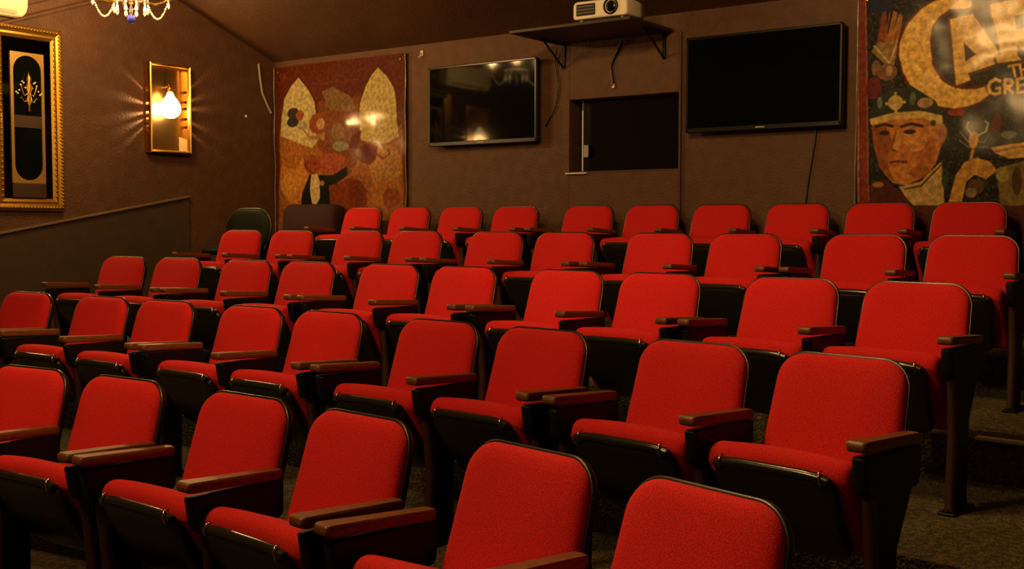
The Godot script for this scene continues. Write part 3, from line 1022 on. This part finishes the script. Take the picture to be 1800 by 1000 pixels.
func chandelier(at: Vector3, label: String, energy: float) -> void:
	# at = lowest point (blue drop); the frame hangs from the ceiling on a chain
	var t := thing("chandelier", label, "chandelier", at, deg_to_rad(54.8), "crystal chandeliers")
	var st := mb()
	ball(st, Vector3(0, 0.032, 0), 0.032, 10)
	put("blue_drop", done(st), M.blue_crystal, t)
	st = mb()
	tube(st, [Vector3(0, 0.06, 0), Vector3(0, 0.12, 0)], 0.002, 5)
	lathe(st, [[0.0002, 0.10], [0.02, 0.105], [0.055, 0.125], [0.065, 0.14], [0.03, 0.16], [0.018, 0.2], [0.03, 0.24], [0.045, 0.28], [0.022, 0.33], [0.014, 0.40], [0.03, 0.44], [0.012, 0.48], [0.0002, 0.5]], 18)
	put("stem", done(st), M.brass, t)
	st = mb()
	lathe(st, [[0.06, 0.155], [0.10, 0.165], [0.13, 0.19], [0.135, 0.195], [0.128, 0.198], [0.095, 0.175], [0.06, 0.165]], 20)
	put("glass_dish", done(st), M.crystal, t)
	for k in 10:
		st = mb()
		var a := TAU * k / 10
		var c := Vector3(cos(a) * 0.12, 0, sin(a) * 0.12)
		tube(st, [c + Vector3(0, 0.185, 0), c + Vector3(0, 0.14, 0)], 0.0018, 4)
		ball(st, c + Vector3(0, 0.135, 0), 0.009, 6)
		lathe(st, [[0.0002, 0.062], [0.013, 0.082], [0.011, 0.10], [0.004, 0.122], [0.0002, 0.126]], 6, c)
		put("pendant", done(st), M.crystal, t)
	var arms := 4
	var tips := []
	for k in arms:
		var a := TAU * k / arms
		var d := Vector3(cos(a), 0, sin(a))
		st = mb()
		var path := []
		for i in 13:
			var u := i / 12.0
			path.append(d * (0.02 + 0.25 * u) + Vector3(0, 0.22 - 0.06 * sin(PI * u) - 0.03 * u * u, 0))
		tube(st, path, 0.007, 8)
		var arm := put("arm", done(st), M.brass, t)
		var e: Vector3 = path[12]
		tips.append(e)
		st = mb()
		lathe(st, [[0.0002, -0.012], [0.02, -0.006], [0.04, 0.01], [0.042, 0.014], [0.016, 0.008], [0.012, 0.02], [0.012, 0.060], [0.0002, 0.061]], 14, e)
		put("candle_cup", done(st), M.cream, arm)
		st = mb()
		lathe(st, [[0.0002, 0.058], [0.011, 0.062], [0.020, 0.086], [0.019, 0.106], [0.008, 0.136], [0.0002, 0.15]], 12, e)
		put("bulb", done(st), M.candle_bulb, arm)
		lamp(e + Vector3(0, 0.095, 0), energy, 0.03, t)
		st = mb()
		lathe(st, [[0.0002, -0.075], [0.012, -0.055], [0.010, -0.04], [0.003, -0.02], [0.0002, -0.012]], 6, e)
		put("pendant", done(st), M.crystal, arm)
	for k in arms:
		var a: Vector3 = tips[k]
		var b: Vector3 = a * Vector3(0.36, 1, 0.36) + Vector3(0, 0.03, 0)
		st = mb()
		for i in 26:
			var u := (i + 0.5) / 26.0
			var p := a.lerp(b, u) + Vector3(0, -0.165 * 4.0 * u * (1 - u), 0)
			ball(st, p, 0.0075 if i % 3 else 0.0095, 6)
		put("bead_swag", done(st), M.bead, t)
	st = mb()
	var top := ceil_y(-at.z) + EYE - at.y
	tube(st, [Vector3(0, 0.49, 0), Vector3(0, top - 0.03, 0)], 0.006, 6)
	for k in int((top - 0.5) / 0.05): ball(st, Vector3(0, 0.52 + 0.05 * k, 0), 0.011, 6, 1.6)
	put("chain", done(st), M.brass, t)
	st = mb()
	lathe(st, [[0.0002, top - 0.06], [0.03, top - 0.05], [0.06, top - 0.02], [0.065, top + 0.015], [0.0002, top + 0.015]], 16)
	put("ceiling_rose", done(st), M.brass, t)

# ------------------------------------------------------------------ the room
const FLAT_FROM := 4.6
func ceil_y(z: float) -> float:       # sloping over the seats, level towards the screen
	return 1.60 + 0.372 * (BACK - maxf(z, FLAT_FROM))

func prism(st: SurfaceTool, poly: Array, f: Callable, a: float, b: float) -> void:
	var pk := PackedVector2Array(poly)
	var idx := Geometry2D.triangulate_polygon(pk)
	st.set_smooth_group(-1)
	for i in range(0, idx.size(), 3):
		tri(st, f.call(pk[idx[i]], a), f.call(pk[idx[i + 1]], a), f.call(pk[idx[i + 2]], a))
		tri(st, f.call(pk[idx[i]], b), f.call(pk[idx[i + 2]], b), f.call(pk[idx[i + 1]], b))
	for k in poly.size():
		var j := (k + 1) % poly.size()
		quad(st, f.call(pk[k], a), f.call(pk[j], a), f.call(pk[j], b), f.call(pk[k], b))

func room() -> void:
	var T := 0.15
	var st := mb()
	box(st, P((LEFT + RIGHT) / 2, -EYE - 0.05, (FRONT + BACK) / 2), Vector3(RIGHT - LEFT + 2 * T, 0.1, BACK - FRONT + 2 * T))
	struct("floor", done(st), M.carpet, "dark olive carpeted floor of the lowest tier")
	# tiers: each front edge follows the seats of the row below
	for k in range(1, 5):
		var poly := []
		for i in 41:
			var x := lerpf(LEFT, RIGHT, i / 40.0)
			poly.append(Vector2(x, row_z(k - 1, clampf(x, -7.6, -0.6)) + 0.26))
		poly.append(Vector2(RIGHT, BACK)); poly.append(Vector2(LEFT, BACK))
		st = mb()
		prism(st, poly, func(q: Vector2, y: float) -> Vector3: return P(q.x, y - EYE, q.y), LEVEL[k - 1] - (0.0 if k > 1 else 0.001), LEVEL[k])
		struct("floor", done(st), M.carpet, "carpeted seating tier, %s" % ["first step up", "second step up", "third step up", "top step along the rear wall"][k - 1])
	# rear wall with the projection opening, built round the hole
	var ox0 := -4.978
	var ox1 := -3.985
	var oy0 := 0.405
	var oy1 := 1.000
	var top := ceil_y(BACK)
	st = mb()
	var bz := BACK + T / 2
	var slab := func(x0: float, x1: float, y0: float, y1: float) -> void:
		box(st, P((x0 + x1) / 2, (y0 + y1) / 2, bz), Vector3(x1 - x0, y1 - y0, T))
	slab.call(LEFT - T, ox0, -EYE, top + 0.1)
	slab.call(ox1, RIGHT + T, -EYE, top + 0.1)
	slab.call(ox0, ox1, -EYE, oy0)
	slab.call(ox0, ox1, oy1, top + 0.1)
	struct("wall_back", done(st), M.wall, "brown rear wall behind the top row")
	st = mb()
	var gable := [Vector2(FRONT - T, -EYE), Vector2(BACK + T, -EYE), Vector2(BACK + T, ceil_y(BACK) + 0.05), Vector2(BACK, ceil_y(BACK) + 0.1), Vector2(FLAT_FROM, ceil_y(FLAT_FROM) + 0.1), Vector2(FRONT - T, ceil_y(FRONT) + 0.1)]
	prism(st, gable, func(q: Vector2, x: float) -> Vector3: return P(x, q.y, q.x), LEFT - T, LEFT)
	struct("wall_left", done(st), M.wall, "brown left wall with the gold mirror and the lit sconce")
	st = mb()
	prism(st, gable, func(q: Vector2, x: float) -> Vector3: return P(x, q.y, q.x), RIGHT, RIGHT + T)
	struct("wall_right", done(st), M.wall, "brown right wall beyond the aisle")
	st = mb()
	box(st, P((LEFT + RIGHT) / 2, (ceil_y(FRONT) - EYE) / 2 + 0.05, FRONT - T / 2), Vector3(RIGHT - LEFT + 2 * T, ceil_y(FRONT) + EYE + 0.1, T))
	struct("wall_front", done(st), M.wall, "brown front wall on the screen side")
	st = mb()
	var roof := [Vector2(BACK + T, ceil_y(BACK) - 0.372 * T), Vector2(FLAT_FROM, ceil_y(FLAT_FROM)), Vector2(FRONT - T, ceil_y(FRONT)), Vector2(FRONT - T, ceil_y(FRONT) + 0.15), Vector2(FLAT_FROM, ceil_y(FLAT_FROM) + 0.15), Vector2(BACK + T, ceil_y(BACK) + 0.1)]
	prism(st, roof, func(q: Vector2, x: float) -> Vector3: return P(x, q.y, q.x), LEFT - T, RIGHT + T)
	struct("ceiling", done(st), M.ceiling, "brown ceiling sloping down to the rear wall")
	# panelling round the projection opening
	st = mb()
	bz = BACK - 0.0125
	var px0 := -5.062
	var px1 := -3.968
	var pan := func(x0: float, x1: float, y0: float, y1: float) -> void:
		box(st, P((x0 + x1) / 2, (y0 + y1) / 2, bz), Vector3(x1 - x0, y1 - y0, 0.025), 0.003)
	var base_y: float = LEVEL[4] - EYE
	pan.call(px0, ox0, base_y, 1.455); pan.call(ox1, px1, base_y, 1.455); pan.call(ox0, ox1, base_y, oy0); pan.call(ox0, ox1, oy1, 1.455)
	struct("trim_1", done(st), M.wall, "brown boxed panel round the projection opening")
	# the opening: jambs, glass and the dark booth behind
	var win := Node3D.new()
	win.name = "window_1"
	add_child(win)
	tag(win, "projection booth opening with dark glass between the televisions", "", "", "structure")
	st = mb()
	box(st, P(-4.895, (oy0 + oy1) / 2, BACK + 0.09), Vector3(0.02, oy1 - oy0, 0.08), 0.003)
	put("frame_edge", done(st), M.walnut, win)
	st = mb()
	box(st, P(-4.892, 0.665, BACK + 0.045), Vector3(0.012, 0.50, 0.01), 0.002)
	put("white_bead", done(st), M.white_paint, win)
	st = mb()
	box(st, P((ox0 + ox1) / 2, oy0 + 0.008, BACK + 0.07), Vector3(ox1 - ox0, 0.016, 0.15), 0.003)
	put("window_sill", done(st), M.walnut, win)
	st = mb()
	box(st, P(-4.90, oy0 - 0.002, BACK - 0.035), Vector3(0.20, 0.014, 0.035), 0.003)
	put("sill_strip", done(st), M.white_paint, win)
	st = mb()
	box(st, P(-4.862, 0.585, BACK + 0.05), Vector3(0.045, 0.10, 0.012), 0.003)
	put("switch_plate", done(st), M.grey_plastic, win)
	st = mb()
	box(st, P((ox0 + ox1) / 2 + 0.045, (oy0 + oy1) / 2, BACK + 0.10), Vector3(ox1 - ox0 - 0.09, oy1 - oy0, 0.006))
	put("pane", done(st), M.pane, win)
	st = mb()
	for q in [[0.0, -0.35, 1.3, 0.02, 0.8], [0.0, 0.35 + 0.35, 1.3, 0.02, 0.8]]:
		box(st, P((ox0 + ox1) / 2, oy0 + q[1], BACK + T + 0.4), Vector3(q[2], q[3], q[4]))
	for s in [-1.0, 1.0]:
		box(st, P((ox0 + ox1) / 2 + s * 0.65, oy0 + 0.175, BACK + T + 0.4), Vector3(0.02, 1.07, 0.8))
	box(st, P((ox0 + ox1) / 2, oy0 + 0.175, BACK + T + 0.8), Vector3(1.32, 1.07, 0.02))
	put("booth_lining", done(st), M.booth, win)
	# sloping trim where the left wall meets the ceiling
	st = mb()
	var sl := atan(0.372)
	var mid_z := (BACK + FLAT_FROM) / 2
	var tr := Transform3D(Basis(Vector3.RIGHT, sl), P(LEFT + 0.028, ceil_y(mid_z) - 0.045, mid_z))
	box(st, Vector3.ZERO, Vector3(0.055, 0.075, 3.2), 0.008, tr)
	box(st, Vector3(-0.008, -0.055, 0), Vector3(0.04, 0.03, 3.2), 0.006, tr)
	struct("trim_2", done(st), M.wall, "sloping brown moulding along the left wall and ceiling")
	# half-height panelling on the left wall with a cap that climbs with the tiers
	st = mb()
	var cap := func(z: float) -> float: return -0.091 + 0.1784 * (z - 4.764)
	prism(st, [Vector2(1.0, -EYE), Vector2(6.58, -EYE), Vector2(6.58, cap.call(6.58)), Vector2(1.0, cap.call(1.0))], func(q: Vector2, x: float) -> Vector3: return P(x, q.y, q.x), LEFT, LEFT + 0.03)
	struct("trim_3", done(st), M.dado, "darker half-height panelling climbing the left wall")
	st = mb()
	var cz := 3.79
	box(st, Vector3.ZERO, Vector3(0.055, 0.022, 5.68), 0.005, Transform3D(Basis(Vector3.RIGHT, atan(0.1784)), P(LEFT + 0.028, cap.call(cz) + 0.008, cz)))
	struct("trim_4", done(st), M.cap, "thin rail capping the half-height panelling on the left wall")
	# metal nosings on the aisle steps
	for k in [3, 4]:
		var x0 := -1.14 if k == 3 else -1.2
		st = mb()
		var pts := []
		for i in 9:
			var x := lerpf(x0, 1.0, i / 8.0)
			pts.append(P(x, LEVEL[k] - EYE + 0.004, row_z(k - 1, clampf(x, -7.6, -0.6)) + 0.268))
		for i in 8:
			var d: Vector3 = pts[i + 1] - pts[i]
			box(st, Vector3.ZERO, Vector3(d.length() + 0.004, 0.016, 0.034), 0.003, Transform3D(Basis(Vector3.UP, atan2(-d.z, d.x)), (pts[i] + pts[i + 1]) / 2))
		struct("trim_%d" % (k + 2), done(st), M.nosing, "pale metal nosing on the aisle step, %s" % ["third step", "top step"][k - 3])

func small_things() -> void:
	cable("projector_cable", "dark cable hanging below the projector shelf to a white plug", [P(-4.47, 1.425, 7.60), P(-4.52, 1.36, 7.625), P(-4.585, 1.24, 7.625), P(-4.57, 1.15, 7.625), P(-4.556, 1.083, 7.622)], 0.012, M.cable, true)
	cable("television_cable", "thin black cable looping down beside the television by the arches poster", [P(-5.10, 1.42, 7.625), P(-5.13, 1.30, 7.645), P(-5.09, 1.12, 7.645), P(-5.12, 0.95, 7.645), P(-5.22, 0.80, 7.645)], 0.006, M.cable)
	cable("aerial_cable", "thin black cable dropping below the television beside the stage poster", [P(-2.90, 0.70, 7.65), P(-2.915, 0.57, 7.65), P(-2.95, 0.35, 7.65), P(-2.975, 0.12, 7.65), P(-2.98, -0.3, 7.65)], 0.007, M.cable)
	cable("corner_pipe", "bent grey conduit in the corner between left wall and poster", [P(LEFT + 0.02, 1.56, 7.44), P(LEFT + 0.022, 1.42, 7.455), P(LEFT + 0.022, 1.28, 7.48), P(LEFT + 0.018, 1.17, 7.545), P(LEFT + 0.014, 1.09, 7.60)], 0.012, M.grey_plastic)
	var st := mb()
	var hk := thing("wall_hook", "small white hook on the rear wall beside the arches poster", "hook", P(-6.57, 1.50, BACK))
	box(st, Vector3(0, 0.02, 0.006), Vector3(0.03, 0.05, 0.012), 0.003)
	put("plate", done(st), M.white_paint, hk)
	st = mb()
	tube(st, [Vector3(0, 0.025, 0.01), Vector3(0, 0.0, 0.03), Vector3(0, -0.02, 0.034), Vector3(0, -0.028, 0.048), Vector3(0, -0.012, 0.056)], 0.005, 6)
	put("prong", done(st), M.white_paint, hk)
	for q in [[7.29, 1.037]]:
		var sc := thing("wall_screw", "tiny bright screw head on the left wall near the conduit", "screw", P(LEFT, q[1], q[0]))
		st = mb()
		lathe(st, [[0.0002, 0.0], [0.016, 0.0], [0.014, 0.008], [0.0002, 0.010]], 10)
		var m := put("head", done(st), M.white_paint, sc)
		m.rotation.z = -PI / 2

func _ready() -> void:
	rng.seed = 7
	# camera
	var cam := Camera3D.new()
	cam.name = "camera"
	cam.fov = rad_to_deg(2.0 * atan(500.0 / 1950.0))
	cam.near = 0.02
	cam.position = Vector3(0, EYE, 0)
	cam.rotation_order = EULER_ORDER_YXZ
	cam.rotation = Vector3(deg_to_rad(-3.17), deg_to_rad(36.03), deg_to_rad(0.08))
	add_child(cam)
	cam.current = true
	# a closed, windowless room: no sky light
	var env := Environment.new()
	env.background_mode = Environment.BG_COLOR
	env.background_color = Color(0, 0, 0)
	env.tonemap_mode = Environment.TONE_MAPPER_LINEAR
	env.tonemap_exposure = 0.64
	env.sdfgi_enabled = true
	env.ssao_enabled = true
	env.ssil_enabled = true
	var we := WorldEnvironment.new()
	we.name = "environment"
	we.environment = env
	add_child(we)
	materials()
	M.pane_edge = mat(Color8(120, 110, 96), 0.12)
	M.bead = mat(Color8(240, 232, 214), 0.08)
	room()
	chandelier(P(-7.226, 1.485, 5.1), "crystal chandelier with bead swags and a blue drop near the gold mirror", CANDLE)
	chandelier(P(-3.2, 1.75, 0.5), "crystal chandelier hanging over the front floor before the lowest row", CANDLE * 2.6)
	chandelier(P(-2.7, 2.0, 3.0), "crystal chandelier hanging high over the second row of seats", CANDLE * 2.6)
	sconce(6.347, "lit mirrored wall lamp with bare bulb between gold mirror and rear corner")
	sconce(4.25, "lit mirrored wall lamp on the front side of the gold mirror")
	seats()
	poster("arches_poster", "amber vinyl poster with two pale arches and a white-bearded figure", -8.488, -6.745, -0.345, 1.535, print_arches(), 3, 0.010)
	poster("stage_poster", "dark stage poster with big cream lettering and a painted face", -2.615, -0.865, -0.355, 1.575, print_stage_bill(), 4, 0.006)
	television("television", "black wall television next to the arches poster", -6.415, -5.248, 0.672, 1.365)
	television("television", "black wall television next to the stage poster", -3.885, -2.69, 0.675, 1.383)
	projector_shelf()
	standing_mirror()
	air_conditioner()
	club_chair()
	side_chair()
	small_things()
